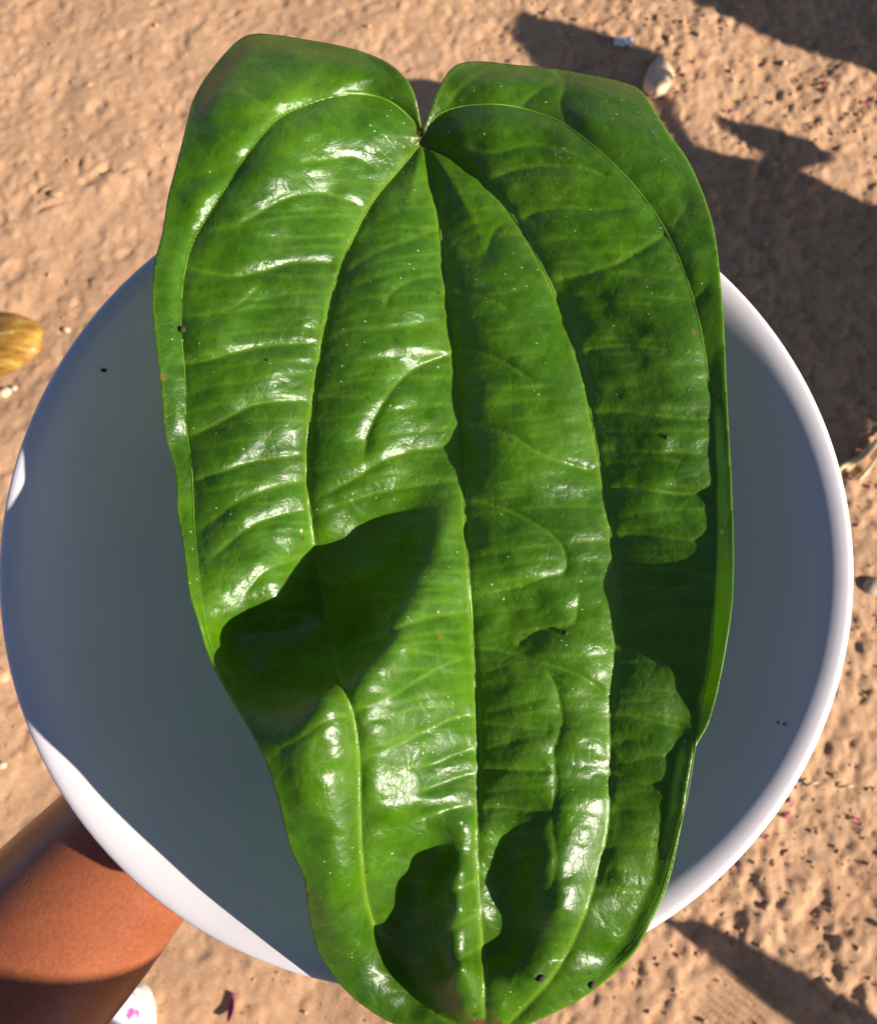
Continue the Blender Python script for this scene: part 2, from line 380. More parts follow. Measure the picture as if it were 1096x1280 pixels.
lip = catmull([(.1298, -.0001), (.1307, -.0006), (.1310, -.0016), (.1304, -.0027), (.1290, -.0036)], 4)
outer = catmull([(.1290, -.0036), (.122, -.0095), (.112, -.0175), (.098, -.0270), (.080, -.0347), (.062, -.0393), (.0535, -.0402)], 4)
def lathe_obj(name, prof, parent):
    v, f = lathe(prof); v = [Vector((p[0], p[1], p[2] * .82)) * (PR / .131) + PC for p in v]
    me = mesh(name, v, f); bm = bmesh.new(); bm.from_mesh(me); bmesh.ops.remove_doubles(bm, verts=bm.verts, dist=1e-5)
    bmesh.ops.recalc_face_normals(bm, faces=bm.faces); bm.to_mesh(me); bm.free(); return link(name, me, M_PLATE, parent)
lathe_obj('bowl', np.concatenate([inner, lip[1:], outer[1:], np.array([[.0002, -.0405]])]), plate)
lathe_obj('foot_ring', catmull([(.0535, -.0398), (.0530, -.0432), (.0515, -.0445), (.0495, -.0443), (.0482, -.043), (.0478, -.0403)], 3), plate)

# ------------------------------------------------------------------ the big leaf
OUT = [(527, 160), (519, 120), (505, 95), (480, 75), (440, 60), (390, 50), (345, 43), (315, 42), (295, 52), (265, 85), (243, 120), (233, 155),
       (222, 200), (210, 245), (203, 290), (193, 330), (190, 380), (195, 430), (202, 490), (207, 545), (219, 590), (222, 640), (230, 690), (237, 740),
       (250, 780), (262, 820), (285, 865), (310, 910), (335, 960), (350, 1010), (362, 1060), (380, 1100), (384, 1130), (390, 1165), (400, 1195),
       (420, 1225), (450, 1255), (490, 1280), (530, 1294), (570, 1300), (602, 1303), (640, 1290), (690, 1268), (740, 1240), (790, 1195), (815, 1150), (835, 1105),
       (850, 1040), (860, 980), (869, 935), (885, 905), (895, 870), (905, 820), (914, 760), (917, 700), (915, 620), (911, 540), (908, 480),
       (905, 410), (900, 345), (893, 290), (880, 245), (860, 200), (835, 165), (820, 140), (800, 112), (770, 100), (730, 92), (690, 85), (640, 80),
       (600, 76), (572, 80), (556, 95), (544, 120), (536, 145)]
OUTC = catmull(OUT, 6, True)
VEINS = {
 'outer_left': [(524, 168), (515, 150), (490, 128), (460, 118), (425, 119), (390, 128), (350, 146), (318, 180), (290, 222), (262, 265), (240, 305), (229, 350), (226, 410), (231, 470), (232, 530), (240, 590), (243, 660), (250, 730), (262, 800), (290, 860)],
 'lateral_left': [(525, 180), (500, 210), (470, 245), (447, 285), (430, 325), (413, 375), (402, 430), (392, 490), (385, 550), (384, 600), (389, 655), (397, 710), (408, 770), (424, 840), (442, 897), (449, 950), (450, 1010), (453, 1080), (462, 1140), (490, 1205), (540, 1262), (590, 1292)],
 'midrib': [(529, 180), (538, 215), (548, 270), (556, 350), (566, 440), (574, 520), (579, 600), (583, 680), (589, 770), (594, 860), (597, 940), (597, 1010), (596, 1080), (601, 1160), (605, 1220), (606, 1298)],
 'lateral_right': [(533, 180), (560, 192), (595, 220), (635, 262), (668, 315), (695, 370), (715, 425), (732, 485), (745, 555), (757, 620), (766, 690), (771, 750), (768, 820), (762, 900), (762, 970), (758, 1040), (744, 1100), (722, 1165), (690, 1222), (640, 1276), (612, 1298)],
 'outer_right': [(533, 168), (545, 145), (575, 133), (620, 130), (660, 137), (705, 155), (750, 190), (795, 235), (830, 285), (855, 340), (873, 400), (885, 470), (892, 540), (895, 610), (896, 680), (893, 750), (889, 820), (877, 880), (868, 940), (858, 1000), (843, 1060), (825, 1120), (790, 1180), (735, 1232)],
}
VC = {k: catmull(v, 5) for k, v in VEINS.items()}
CROSS = [  # traced secondary veins: (polyline, depth)
 ([(405, 195), (380, 203), (440, 196), (470, 210)], .5),
 ([(300, 280), (330, 262), (360, 246), (400, 241), (440, 252), (460, 265)], 1.2),
 ([(232, 335), (290, 345), (330, 338), (365, 328), (400, 327), (425, 330)], 1.2),
 ([(228, 395), (260, 392), (300, 380), (330, 350)], .5),
 ([(228, 455), (260, 450), (300, 438), (345, 431), (398, 428)], 1.3),
 ([(235, 545), (270, 530), (298, 515), (330, 503), (388, 500)], 1.2),
 ([(245, 600), (270, 592), (315, 577), (350, 572), (384, 567)], 1.4),
 ([(255, 660), (300, 625), (340, 610), (384, 600)], .8),
 ([(262, 700), (310, 660), (345, 645), (385, 636)], 1.0),
 ([(300, 750), (330, 715), (365, 700), (392, 690)], .9),
 ([(290, 860), (340, 835), (380, 830), (420, 835)], .6),
 ([(335, 950), (380, 920), (410, 900), (440, 893)], .6),
 ([(425, 345), (470, 315), (510, 300), (552, 285)], .8),
 ([(480, 385), (490, 365), (515, 350), (556, 343)], 1.0),
 ([(400, 430), (440, 412), (470, 412), (520, 405), (560, 400)], .6),
 ([(455, 570), (460, 540), (478, 505), (505, 470), (540, 450), (568, 442)], 1.5),
 ([(392, 495), (430, 496), (475, 498)], .5),
 ([(400, 620), (440, 600), (480, 575), (530, 562), (576, 557)], .9),
 ([(400, 640), (450, 622), (500, 610), (578, 600)], .8),
 ([(410, 745), (450, 720), (500, 728), (584, 730)], .6),
 ([(425, 815), (465, 800), (500, 785), (535, 772), (588, 763)], 1.1),
 ([(440, 890), (490, 870), (530, 845), (560, 830), (592, 820)], .9),
 ([(450, 950), (500, 930), (540, 910), (570, 897), (595, 893)], 1.0),
 ([(530, 960), (565, 945), (597, 935)], 1.2), ([(525, 990), (565, 975), (597, 965)], 1.2), ([(520, 1025), (560, 1012), (598, 1005)], 1.0),
 ([(560, 1120), (580, 1108), (600, 1100)], .6), ([(560, 1165), (582, 1150), (602, 1143)], .7), ([(560, 1210), (582, 1195), (604, 1180)], .7),
 ([(562, 300), (600, 320), (620, 285), (645, 275)], .6),
 ([(565, 360), (590, 366), (620, 378), (640, 390)], .8),
 ([(570, 440), (600, 440), (635, 455), (665, 475)], 1.1),
 ([(578, 530), (605, 533), (640, 545), (680, 570), (720, 583), (750, 592)], 1.3),
 ([(582, 625), (610, 630), (650, 645), (690, 670), (705, 690), (705, 715), (680, 722), (640, 735), (590, 745)], 1.2),
 ([(592, 810), (630, 815), (680, 830), (725, 845), (760, 870)], 1.3),
 ([(640, 812), (670, 790), (715, 780), (722, 745)], .9),
 ([(680, 832), (695, 860), (702, 905), (692, 940), (695, 980), (690, 1030)], .9),
 ([(600, 905), (640, 908), (700, 915)], .7), ([(600, 965), (640, 962), (692, 963)], 1.2), ([(600, 1010), (640, 1010), (690, 1020)], 1.1),
 ([(604, 1090), (640, 1075), (690, 1060)], .5), ([(690, 1030), (695, 1080), (685, 1125)], .6),
 ([(580, 180), (620, 190), (660, 180), (700, 185), (740, 200)], .8),
 ([(610, 225), (650, 210), (690, 207), (730, 210), (770, 225)], 1.1),
 ([(650, 275), (680, 262), (715, 260), (760, 262), (800, 255)], 1.1),
 ([(690, 350), (720, 345), (770, 330), (820, 300), (835, 290)], 1.1),
 ([(690, 330), (730, 330), (770, 340), (810, 345), (860, 350)], .6),
 ([(728, 440), (760, 434), (800, 433), (850, 440)], 1.1),
 ([(745, 515), (790, 515), (840, 522), (888, 525)], 1.2),
 ([(752, 560), (800, 565), (850, 565), (892, 570)], .8),
 ([(760, 610), (800, 610), (850, 618), (892, 615)], 1.3),
 ([(768, 668), (810, 668), (860, 675), (893, 672)], 1.0),
 ([(772, 810), (800, 812), (830, 830)], .8), ([(762, 895), (790, 895), (830, 905), (860, 912)], .8), ([(763, 965), (790, 975), (830, 985)], .7),
 ([(715, 160), (700, 130), (705, 105), (690, 88)], .8), ([(650, 133), (670, 115), (700, 95)], .8), ([(560, 130), (580, 105), (615, 82)], .7),
 ([(300, 110), (340, 140)], .3), ([(862, 250), (840, 285)], .5), ([(890, 345), (870, 380)], .5),
]
def auto_cross():
    r = random.Random(21); out = []
    def at_y(c, y, hi=None):
        m = c[c[:, 1] > 200] if hi is None else c
        i = np.argmin(np.abs(m[:, 1] - y)); return m[i]
    traced = np.concatenate([np.array(p, float) for p, _ in CROSS])
    for a, b, y0, y1, lift in (('lateral_left', 'outer_left', 230, 840, 18), ('midrib', 'lateral_left', 260, 1010, 22), ('midrib', 'lateral_right', 260, 1050, -20), ('lateral_right', 'outer_right', 230, 1120, -4)):
        y = y0
        while y < y1:
            p, q = at_y(VC[a], y), at_y(VC[b], y + lift * r.uniform(.5, 1.3) + r.uniform(-6, 6))
            t = np.linspace(0, 1, 5)[:, None]; L = p + (q - p) * t
            L[:, 1] += -r.uniform(3, 11) * np.sin(np.pi * t[:, 0]) + np.array([r.uniform(-3, 3) for _ in range(5)]) * np.sin(np.pi * t[:, 0])
            stop = r.choice((5, 5, 4, 4, 3)); out.append(([tuple(x) for x in L[:stop]], r.uniform(.14, .42)))
            y += r.uniform(15, 30)
    return out
CROSS += auto_cross()
CTRL = [  # coarse shape: pixel, height in mm above the rim plane
 # midrib valley
 (527, 165, 8), (540, 225, 9), (553, 320, 10), (566, 440, 11), (577, 560, 11), (583, 660, 12), (589, 770, 15), (595, 860, 18), (595, 920, 19), (597, 1000, 17), (598, 1100, 13), (604, 1200, 9), (604, 1300, 5),
 # left lobe and margin
 (510, 105, 16), (460, 62, 16), (390, 48, 15), (315, 40, 15), (262, 85, 21), (232, 150, 27), (206, 265, 30), (190, 370, 34), (200, 480, 32), (214, 570, 27.5), (224, 650, 25.5), (234, 720, 32), (250, 780, 36), (275, 845, 37), (305, 905, 41), (335, 960, 43), (356, 1035, 39), (380, 1100, 30), (389, 1160, 18), (405, 1205, 10), (450, 1255, 5), (530, 1295, 4),
 (430, 100, 20), (330, 110, 27), (420, 190, 19), (300, 230, 31.5), (335, 228, 29.5), (385, 264, 19.5), (340, 380, 25), (290, 500, 27), (340, 600, 23), (310, 690, 26), (350, 750, 21), (285, 620, 27), (300, 800, 18), (400, 640, 17), (480, 625, 12), (530, 640, 12), (370, 800, 15), (330, 840, 24),
 # inner left
 (470, 330, 17), (480, 450, 17), (480, 550, 16), (450, 680, 9), (420, 740, 9), (430, 780, 13), (495, 680, 9), (550, 675, 22), (570, 650, 19), (520, 720, 27), (490, 780, 38), (468, 830, 44), (430, 850, 47), (400, 870, 48), (430, 900, 47), (370, 915, 48), (520, 860, 31), (555, 860, 25), (540, 950, 25), (400, 990, 43), (450, 1010, 38), (500, 1020, 27), (450, 1090, 30), (440, 1180, 16), (420, 1140, 25),
 # ridge by the midrib near the tip, hollow beside it
 (585, 1036, 22), (577, 1090, 24), (574, 1140, 26), (576, 1210, 23), (580, 1260, 16), (548, 1065, 11), (500, 1082, 16), (515, 1110, 9), (505, 1160, 6), (500, 1210, 5), (545, 1150, 11), (545, 1210, 10), (540, 1250, 9), (565, 1255, 11),
 # right half
 (640, 1000, 17), (625, 400, 15), (632, 560, 16.5), (637, 700, 18), (632, 1060, 10.5), (625, 1115, 8.5), (622, 1180, 6.5), (655, 1120, 13), (685, 1070, 19.5), (695, 1140, 21), (670, 1220, 15), (650, 900, 18), (710, 900, 17), (690, 780, 15.5), (690, 640, 13.5), (670, 480, 13), (620, 330, 12), (620, 240, 12),
 (758, 560, 11), (768, 720, 11.5), (762, 900, 16), (745, 1080, 14.5), (700, 380, 11.5), (650, 200, 14),
 (830, 560, 14.8), (820, 680, 13.5), (820, 770, 14.5), (850, 860, 16), (820, 880, 16), (820, 960, 15), (790, 1080, 13), (740, 1200, 8), (790, 430, 16), (780, 320, 16),
 (905, 380, 18), (910, 500, 15.5), (914, 600, 15), (916, 660, 15.5), (917, 712, 18.5), (914, 765, 24), (906, 815, 22), (896, 865, 19), (882, 903, 16.5), (868, 935, 15.5), (858, 1000, 16), (840, 1095, 11), (800, 1180, 7), (720, 1255, 5),
 (893, 290, 16), (860, 205, 13), (820, 140, 10), (790, 108, 7), (700, 86, 7), (600, 76, 9), (548, 115, 12), (570, 160, 12), (620, 115, 14), (690, 125, 11), (745, 145, 16), (770, 190, 16), (850, 300, 17),
]
def tps(ctrl):
    C = np.array(ctrl, float); n = len(C); S = 100.0
    x, y, h = C[:, 0] / S, C[:, 1] / S, C[:, 2]
    def U(r2): return np.where(r2 > 0, r2 * np.log(r2 + 1e-12), 0)
    K = U((x[:, None] - x) ** 2 + (y[:, None] - y) ** 2) + np.eye(n) * .12
    Pm = np.c_[np.ones(n), x, y]; A = np.block([[K, Pm], [Pm.T, np.zeros((3, 3))]])
    w = np.linalg.solve(A, np.r_[h, 0, 0, 0])
    def f(px, py):
        X, Y = px / S, py / S; r = w[n] + w[n + 1] * X + w[n + 2] * Y
        for i in range(n): r = r + w[i] * U((X - x[i]) ** 2 + (Y - y[i]) ** 2)
        return r
    return f
MACRO = tps(CTRL)
def leaf_fields(px, py):
    h = MACRO(px, py)
    dv = np.full(px.shape, 1e9)
    for k, c in VC.items():
        d, _, par = dist_poly(px, py, c)
        if k.startswith('outer'): d = d + (5 if 'left' in k else 9) + 16 * sstep(.35, .9, par)
        dv = np.minimum(dv, d)
    edge, _, _ = dist_poly(px, py, OUTC, True)
    soft = sstep(0, 30, edge)
    cross = np.zeros(px.shape); line = np.zeros(px.shape)
    for pl, dep in CROSS:
        q = np.array(pl, float)
        x0, y0 = q.min(0) - 70; x1, y1 = q.max(0) + 70
        m = (px > x0) & (px < x1) & (py > y0) & (py < y1)
        if not m.any(): continue
        d, _, par = dist_poly(px[m], py[m], catmull(pl, 5))
        tip = np.clip(np.minimum(par, 1 - par) / .12, 0, 1) * .6 + .4
        line[m] = np.maximum(line[m], (.45 + .55 * dep) * tip * np.exp(-(d / 2.6) ** 2))
        cross[m] = np.maximum(cross[m], dep * tip * (.62 * np.exp(-d / 6.5) + .38 * np.exp(-d / 20.0)))
    # main veins are sunk; the panels between them swell
    rt = sstep(590, 640, px)
    h = h + (4.2 - 1.2 * rt) * (1 - np.exp(-dv / 17.0)) + (2.2 - .8 * rt) * (1 - np.exp(-dv / 60.0)) - 4.0 + 1.2 * rt
    h = h - 1.35 * cross * soft * (.35 + .65 * sstep(0, 16, dv))
    h = h + (3.0 * (fbm(px / 66, py / 42, 5, 2) - .5) + .4 * (fbm(px / 16, py / 9, 9, 3) - .5)) * soft * (1 - .65 * sstep(770, 800, px) * sstep(640, 700, py))
    # the right-hand margin is curled upwards, the top margins roll down
    ew = np.where(px > 640, 1.0, 0.0) * sstep(400, 560, py) * (1 - sstep(1190, 1260, py)) * (1 - .7 * np.exp(-((py - 905) / 22) ** 2))
    h = h + (1.5 + 1.1 * sstep(660, 740, py)) * ew * (1 - sstep(0, 24, edge))
    tw = (1 - sstep(60, 180, py)) * sstep(15, 75, np.abs(px - 527))
    h = h - 4.0 * tw * (1 - sstep(0, 26, edge))
    h = h + .55 * (fbm(px / 26, py / 26, 77, 2) - .5) * (1 - sstep(0, 18, edge))
    return h, dv, cross, edge, line
def leaf_z(px, py): return RIM_Z + leaf_fields(np.atleast_1d(np.float64(px)), np.atleast_1d(np.float64(py)))[0] * .001
def make_leaf():
    st = 2.4
    gx = np.arange(180, 930, st); gy = np.arange(30, 1312, st); X, Y = np.meshgrid(gx, gy); nx, ny = len(gx), len(gy)
    cx, cy = X[:-1, :-1] + st / 2, Y[:-1, :-1] + st / 2
    keep = inside(cx, cy, OUTC)
    idx = np.arange(nx * ny).reshape(ny, nx)
    q = np.stack([idx[:-1, :-1], idx[1:, :-1], idx[1:, 1:], idx[:-1, 1:]], -1)[keep]
    cnt = np.zeros(nx * ny, int); np.add.at(cnt, q.ravel(), 1)
    used = np.where(cnt > 0)[0]; remap = -np.ones(nx * ny, int); remap[used] = np.arange(len(used)); q = remap[q]
    x, y = X.ravel()[used].copy(), Y.ravel()[used].copy(); bd = cnt[used] < 4
    _, near, _ = dist_poly(x[bd], y[bd], OUTC, True); x[bd], y[bd] = near[:, 0], near[:, 1]
    h, dv, cross, edge, line = leaf_fields(x, y)
    v = PT(x, y, RIM_Z + h * .001)
    me = bpy.data.meshes.new('blade'); me.vertices.add(len(v)); me.vertices.foreach_set('co', v.ravel().astype(np.float32))
    me.loops.add(q.size); me.loops.foreach_set('vertex_index', q.ravel().astype(np.int32))
    me.polygons.add(len(q)); me.polygons.foreach_set('loop_start', np.arange(0, q.size, 4, dtype=np.int32)); me.update(); me.validate()
    a = me.attributes.new('vein', 'FLOAT', 'POINT')
    a.data.foreach_set('value', np.clip(np.exp(-(dv / 3.5) ** 2) * .5 + .18 * np.exp(-dv / 14) + .34 * np.clip(line, 0, 1) + .5 * np.exp(-edge / 2.5), 0, 1).astype(np.float32))
    b = me.attributes.new('brown', 'FLOAT', 'POINT')
    nb = fbm(x / 9, y / 9, 300, 3)
    br = sstep(.45, .6, nb + .6 * np.exp(-(np.hypot(x - 606, y - 1290) / 26) ** 2) - .42) + .5 * np.exp(-(np.hypot(x - 527, y - 170) / 12) ** 2)
    br += .8 * sstep(.5, .6, nb) * np.exp(-(np.hypot(x - 384, y - 1113) / 9) ** 2) + .45 * np.exp(-edge / 3.5) * sstep(.5, .62, fbm(x / 30, y / 30, 310, 2)) * (y < 120)
    b.data.foreach_set('value', np.clip(br, 0, 1).astype(np.float32))
    root = empty('large_leaf', V(606, 1240, RIM_Z)); tag(root, 'huge glossy dark green heart-based leaf with sunken veins lying across the white plate', 'leaf')
    o = link('blade', me, M_LEAF, root)
    sd = o.modifiers.new('thickness', 'SOLIDIFY'); sd.thickness = .00045; sd.offset = -1
    # veins: thin pale cords in the grooves
    for k, c in VC.items():
        px, py = c[:, 0], c[:, 1]; n = len(c)
        z = RIM_Z + leaf_fields(px, py)[0] * .001
        P = PT(px, py, z + .00005); t = np.linspace(0, 1, n)
        r = (.0006 if k == 'midrib' else .00042 if 'lateral' in k else .0003) * (1 - .75 * t)
        vs, fs = tube(P, r, 6); link('midrib' if k == 'midrib' else 'side_vein', mesh('vein', vs, fs), M_VEIN, root)
    # stalk leaving the notch, bending down behind the leaf
    p0 = V(528, 172, leaf_z(528, 172)[0] - .001)
    pts = catmull([p0, p0 + Vector((-.001, .004, -.003)), p0 + Vector((-.003, .007, -.012)), p0 + Vector((-.006, .002, -.022))], 5)
    vs, fs = tube(pts, np.linspace(.0024, .0017, len(pts)), 10); link('stalk', mesh('stalk', vs, fs), M_PETIOLE, root)
    return root
def tube(P, r, n=8):
    P = np.array(P, float); r = np.broadcast_to(r, (len(P),)); v, f = [], []
    T = np.gradient(P, axis=0); T /= np.linalg.norm(T, axis=1)[:, None] + 1e-12
    up = np.array([0, 0, 1.0]) if abs(T[0][2]) < .9 else np.array([1.0, 0, 0])
    for i in range(len(P)):
        a = np.cross(T[i], up); a /= np.linalg.norm(a) + 1e-12; b = np.cross(a, T[i]); up = b
        for k in range(n):
            t = 2 * math.pi * k / n; v.append(P[i] + r[i] * (math.cos(t) * a + math.sin(t) * b))
    for i in range(len(P) - 1):
        for k in range(n):
            f.append((i * n + k, i * n + (k + 1) % n, (i + 1) * n + (k + 1) % n, (i + 1) * n + k))
    f.append(tuple(range(n))[::-1]); f.append(tuple(range((len(P) - 1) * n, len(P) * n))); return v, f
leaf = make_leaf()

# ------------------------------------------------------------------ people: the one holding the plate, and the one taking the picture
def skin_obj(name, chains, mat, parent, lv=2):
    """chains: lists of (point, radius); points given once are shared by name index"""
    verts, rad, edges, roots, key = [], [], [], [], {}
    for ch in chains:
        prev = None
        for j, (p, r) in enumerate(ch):
            k = tuple(round(c, 5) for c in p)
            if k not in key:
                key[k] = len(verts); verts.append(tuple(p)); rad.append(r if isinstance(r, tuple) else (r, r))
                if j == 0: roots.append(key[k])
            i = key[k]
            if prev is not None and prev != i: edges.append((prev, i))
            prev = i
    me = bpy.data.meshes.new(name); me.from_pydata(verts, edges, []); me.update()
    o = link(name, me, mat, parent, smooth=False)
    md = o.modifiers.new('skin', 'SKIN'); md.use_smooth_shade = True; md.branch_smoothing = .6
    for i, d in enumerate(me.skin_vertices[0].data):
        d.radius = rad[i]; d.use_root = i in roots
    ss = o.modifiers.new('smooth', 'SUBSURF'); ss.levels = lv; ss.render_levels = lv
    return o
def lerp(a, b, t): return Vector(a).lerp(Vector(b), t)
# forearm: its axis read off the photograph where it shows below the plate
ARM_Z = .728
a1, a0 = V(152, 1073, ARM_Z), V(78, 1156, ARM_Z - .004)
ad = (a1 - a0).normalized()
wrist = a1 + ad * .085 + Vector((0, 0, .0)); elbow = a0 - ad * .15 + Vector((0, 0, .012))
palm0 = wrist + ad * .03; palm1 = wrist + ad * .075 + Vector((0, 0, .004))
sd_ = Vector((ad.y, -ad.x, 0))
sh = elbow + Vector((-.10, -.17, .27)); neck = sh + Vector((-.13, -.04, .03)); chest = neck + Vector((0, -.01, -.12)); pelvis = chest + Vector((0, -.01, -.28))
toe = gpt(150, 1226); 
hipR, hipL = pelvis + Vector((.07, 0, -.02)), pelvis + Vector((-.08, 0, -.02))
ankR = Vector((toe.x, toe.y - .175, .075)); ankL = ankR + Vector((-.18, -.05, 0))
sh2 = neck + Vector((-.13, -.03, -.03)); el2 = sh2 + Vector((-.06, .02, -.24)); wr2 = el2 + Vector((.06, .12, -.16))
head = neck + Vector((.02, .03, .15))
def person(name, label, chains, loc):
    e = empty(name, loc); tag(e, label, 'person'); return e
holder = person('person', 'person reaching a bare brown forearm under the white plate', None, (ankR.x, ankR.y, 0))
def fingers(palm0, palm1, ad, sd, up, curl=-.2, flip=1):
    ch = []
    for k, (off, ln) in enumerate(((-.030, .060), (-.010, .070), (.010, .066), (.029, .052))):
        b = lerp(palm0, palm1, .8) + sd * off * .9; t = palm1 + sd * off + ad * .008
        d1 = (ad + sd * off * 4 + up * .05).normalized(); d2 = (d1 + up * curl).normalized()
        ch.append([(b, .009), (t, .0092), (t + d1 * ln * .45, .0082), (t + d1 * ln * .45 + d2 * ln * .32, .0074), (t + d1 * ln * .45 + d2 * ln * .55, .006)])
    b = palm0 + sd * .022 * flip; d = (ad * .6 + sd * flip).normalized()
    ch.append([(b, .012), (b + d * .028, .0115), (b + d * .055 + ad * .006, .0092), (b + d * .072 + ad * .016, .007)])
    return ch
body = [[(pelvis, (.11, .09)), (lerp(pelvis, chest, .5), (.095, .08)), (chest, (.11, .085)), (neck, .045), (lerp(neck, head, .45), .042), (head + Vector((0, 0, -.03)), .068), (head + Vector((0, 0, .035)), .085), (head + Vector((0, 0, .09)), .05)],
        [(chest, .1), (sh, .046), (lerp(sh, elbow, .5), .037), (elbow, .036), (a0 - ad * .06, .0405), (a0, .0385), (a1, .034), (lerp(a1, wrist, .6), .0275), (wrist, (.024, .020)), (palm0, (.033, .016)), (palm1, (.036, .013))],
        [(chest, .1), (sh2, .046), (lerp(sh2, el2, .5), .037), (el2, .034), (lerp(el2, wr2, .4), .034), (wr2, .022), (wr2 + Vector((.02, .05, -.06)), (.03, .014))],
        [(pelvis, .1), (hipR, .075), (lerp(hipR, ankR, .5), .048), (lerp(hipR, ankR, .72), .045), (ankR, .030), (ankR + Vector((0, .03, -.03)), .03), (ankR + Vector((0, .14, -.045)), .025)],
        [(pelvis, .1), (hipL, .075), (lerp(hipL, ankL, .5), .048), (lerp(hipL, ankL, .72), .045), (ankL, .030), (ankL + Vector((0, .03, -.03)), .03), (ankL + Vector((0, .14, -.045)), .025)]]
body += fingers(palm0, palm1, ad, sd_, Vector((0, 0, 1)), -.1)
skin_obj('body', body, M_SKIN, holder, 3)
skin_obj('hair', [[(head + Vector((0, -.02, .03)), .088), (head + Vector((0, -.02, .08)), .075)]], M_HAIR, holder)
skin_obj('dress', [[(chest + Vector((0, 0, .06)), (.13, .09)), (chest, (.13, .10)), (lerp(chest, pelvis, .6), (.115, .095)), (pelvis, (.15, .12)), (pelvis + Vector((0, 0, -.16)), (.19, .14)), (pelvis + Vector((0, 0, -.28)), (.21, .15))]], M_FLORAL, holder)
def shoe(parent, ank):
    # lofted cloth shoe on a sole, toe towards +Y
    secs = [(-.055, .022, .058), (-.045, .030, .075), (-.01, .033, .078), (.04, .035, .060), (.09, .041, .048), (.13, .042, .040), (.16, .034, .032), (.172, .016, .020)]
    v, f = [], []; n = 14
    for (y, w, hgt) in secs:
        for k in range(n):
            t = math.pi * k / (n - 1); v.append((ank.x + w * math.cos(t), ank.y + y, .016 + hgt * max(0.0, math.sin(t)) ** .8))
    for i in range(len(secs) - 1):
        for k in range(n - 1): f.append((i * n + k, i * n + k + 1, (i + 1) * n + k + 1, (i + 1) * n + k))
    f.append(tuple(range(n))); f.append(tuple(range((len(secs) - 1) * n, len(secs) * n))[::-1])
    s = link('shoe', mesh('shoe', v, f), M_FLORAL, parent); ss = s.modifiers.new('s', 'SUBSURF'); ss.levels = ss.render_levels = 2
    ring = [(w * 1.06, y) for y, w, _ in secs] + [(-w * 1.06, y) for y, w, _ in secs[::-1]]
    ring = [tuple(q) for q in catmull(ring, 4, True)]
    sv = [(ank.x + x, ank.y + y * 1.02, 0.0) for x, y in ring] + [(ank.x + x, ank.y + y * 1.02, .020) for x, y in ring]; m = len(ring)
    sf = [tuple(range(m))[::-1], tuple(range(m, 2 * m))] + [(i, (i + 1) % m, m + (i + 1) % m, m + i) for i in range(m)]
    so_ = link('sole', mesh('sole', sv, sf), M_RUBBER, None, smooth=False); so_.parent = s
shoe(holder, ankR); shoe(holder, ankL)

# photographer standing behind the camera; the body shades the lower part of the forearm
ph = person('person', 'standing person in dark clothes behind the camera', None, (.24, -.60, 0))
px0, py0 = .26, -.44
ppel, pch, pnk = Vector((px0, py0, .92)), Vector((px0, py0 + .03, 1.22)), Vector((px0, py0 + .04, 1.42))
phd = pnk + Vector((-.02, .07, .16))
psr, psl = Vector((px0 + .19, py0 + .03, 1.36)), Vector((px0 - .19, py0 + .03, 1.36))
per_, pel_ = Vector((.31, -.241, .890)), Vector((-.02, -.30, 1.13))
pwr, pwl = Vector((.055, -.224, .872)), Vector((-.05, -.19, 1.14))
par_, pal_ = Vector((px0 + .10, py0 - .19, .09)), Vector((px0 - .10, py0 - .17, .09))
pb = [[(ppel, (.15, .12)), (lerp(ppel, pch, .5), (.13, .11)), (pch, (.15, .12)), (pnk, .055), (lerp(pnk, phd, .4), .055), (phd + Vector((0, 0, -.02)), .08), (phd + Vector((0, 0, .05)), .098), (phd + Vector((0, 0, .11)), .06)],
      [(pch, .1), (psr, .055), (lerp(psr, per_, .5), .045), (per_, .042), (lerp(per_, pwr, .4), .040), (pwr, .026), (pwr + Vector((-.06, -.006, .0)).normalized() * .03, (.033, .016)), (pwr + Vector((-.06, -.006, .0)).normalized() * .075, (.036, .013))],
      [(pch, .1), (psl, .055), (lerp(psl, pel_, .5), .045), (pel_, .042), (lerp(pel_, pwl, .4), .040), (pwl, .026), (pwl + Vector((.0, .06, .006)).normalized() * .03, (.033, .016)), (pwl + Vector((.0, .06, .006)).normalized() * .075, (.036, .013))],
      [(ppel, .1), (ppel + Vector((.1, 0, -.04)), .09), (lerp(ppel, par_, .5), .06), (par_, .04), (par_ + Vector((0, .14, -.055)), .035)],
      [(ppel, .1), (ppel + Vector((-.1, 0, -.04)), .09), (lerp(ppel, pal_, .5), .06), (pal_, .04), (pal_ + Vector((0, .14, -.055)), .035)]]
def hand_chains(w, d, flip):
    d = d.normalized(); sd = d.cross(Vector((0, 0, 1))).normalized(); up = sd.cross(d)
    return fingers(w + d * .03, w + d * .075, d, sd, up, -.35, flip)
pb += hand_chains(pwr, Vector((-.06, -.006, .0)), -1) + hand_chains(pwl, Vector((0, .06, .006)), 1)
skin_obj('body', pb, M_SKIN, ph, 2)
skin_obj('hair', [[(phd + Vector((0, -.02, .05)), .10), (phd + Vector((0, -.02, .11)), .075)]], M_HAIR, ph)
skin_obj('shirt', [[(ppel + Vector((0, 0, -.05)), (.17, .14)), (lerp(ppel, pch, .5), (.16, .13)), (pch, (.165, .13)), (lerp(pch, pnk, .7), (.09, .08))], [(pch, .12), (psr, .066), (lerp(psr, per_, .55), .058)], [(pch, .12), (psl, .066), (lerp(psl, pel_, .55), .058)]], M_DARKCLOTH, ph)
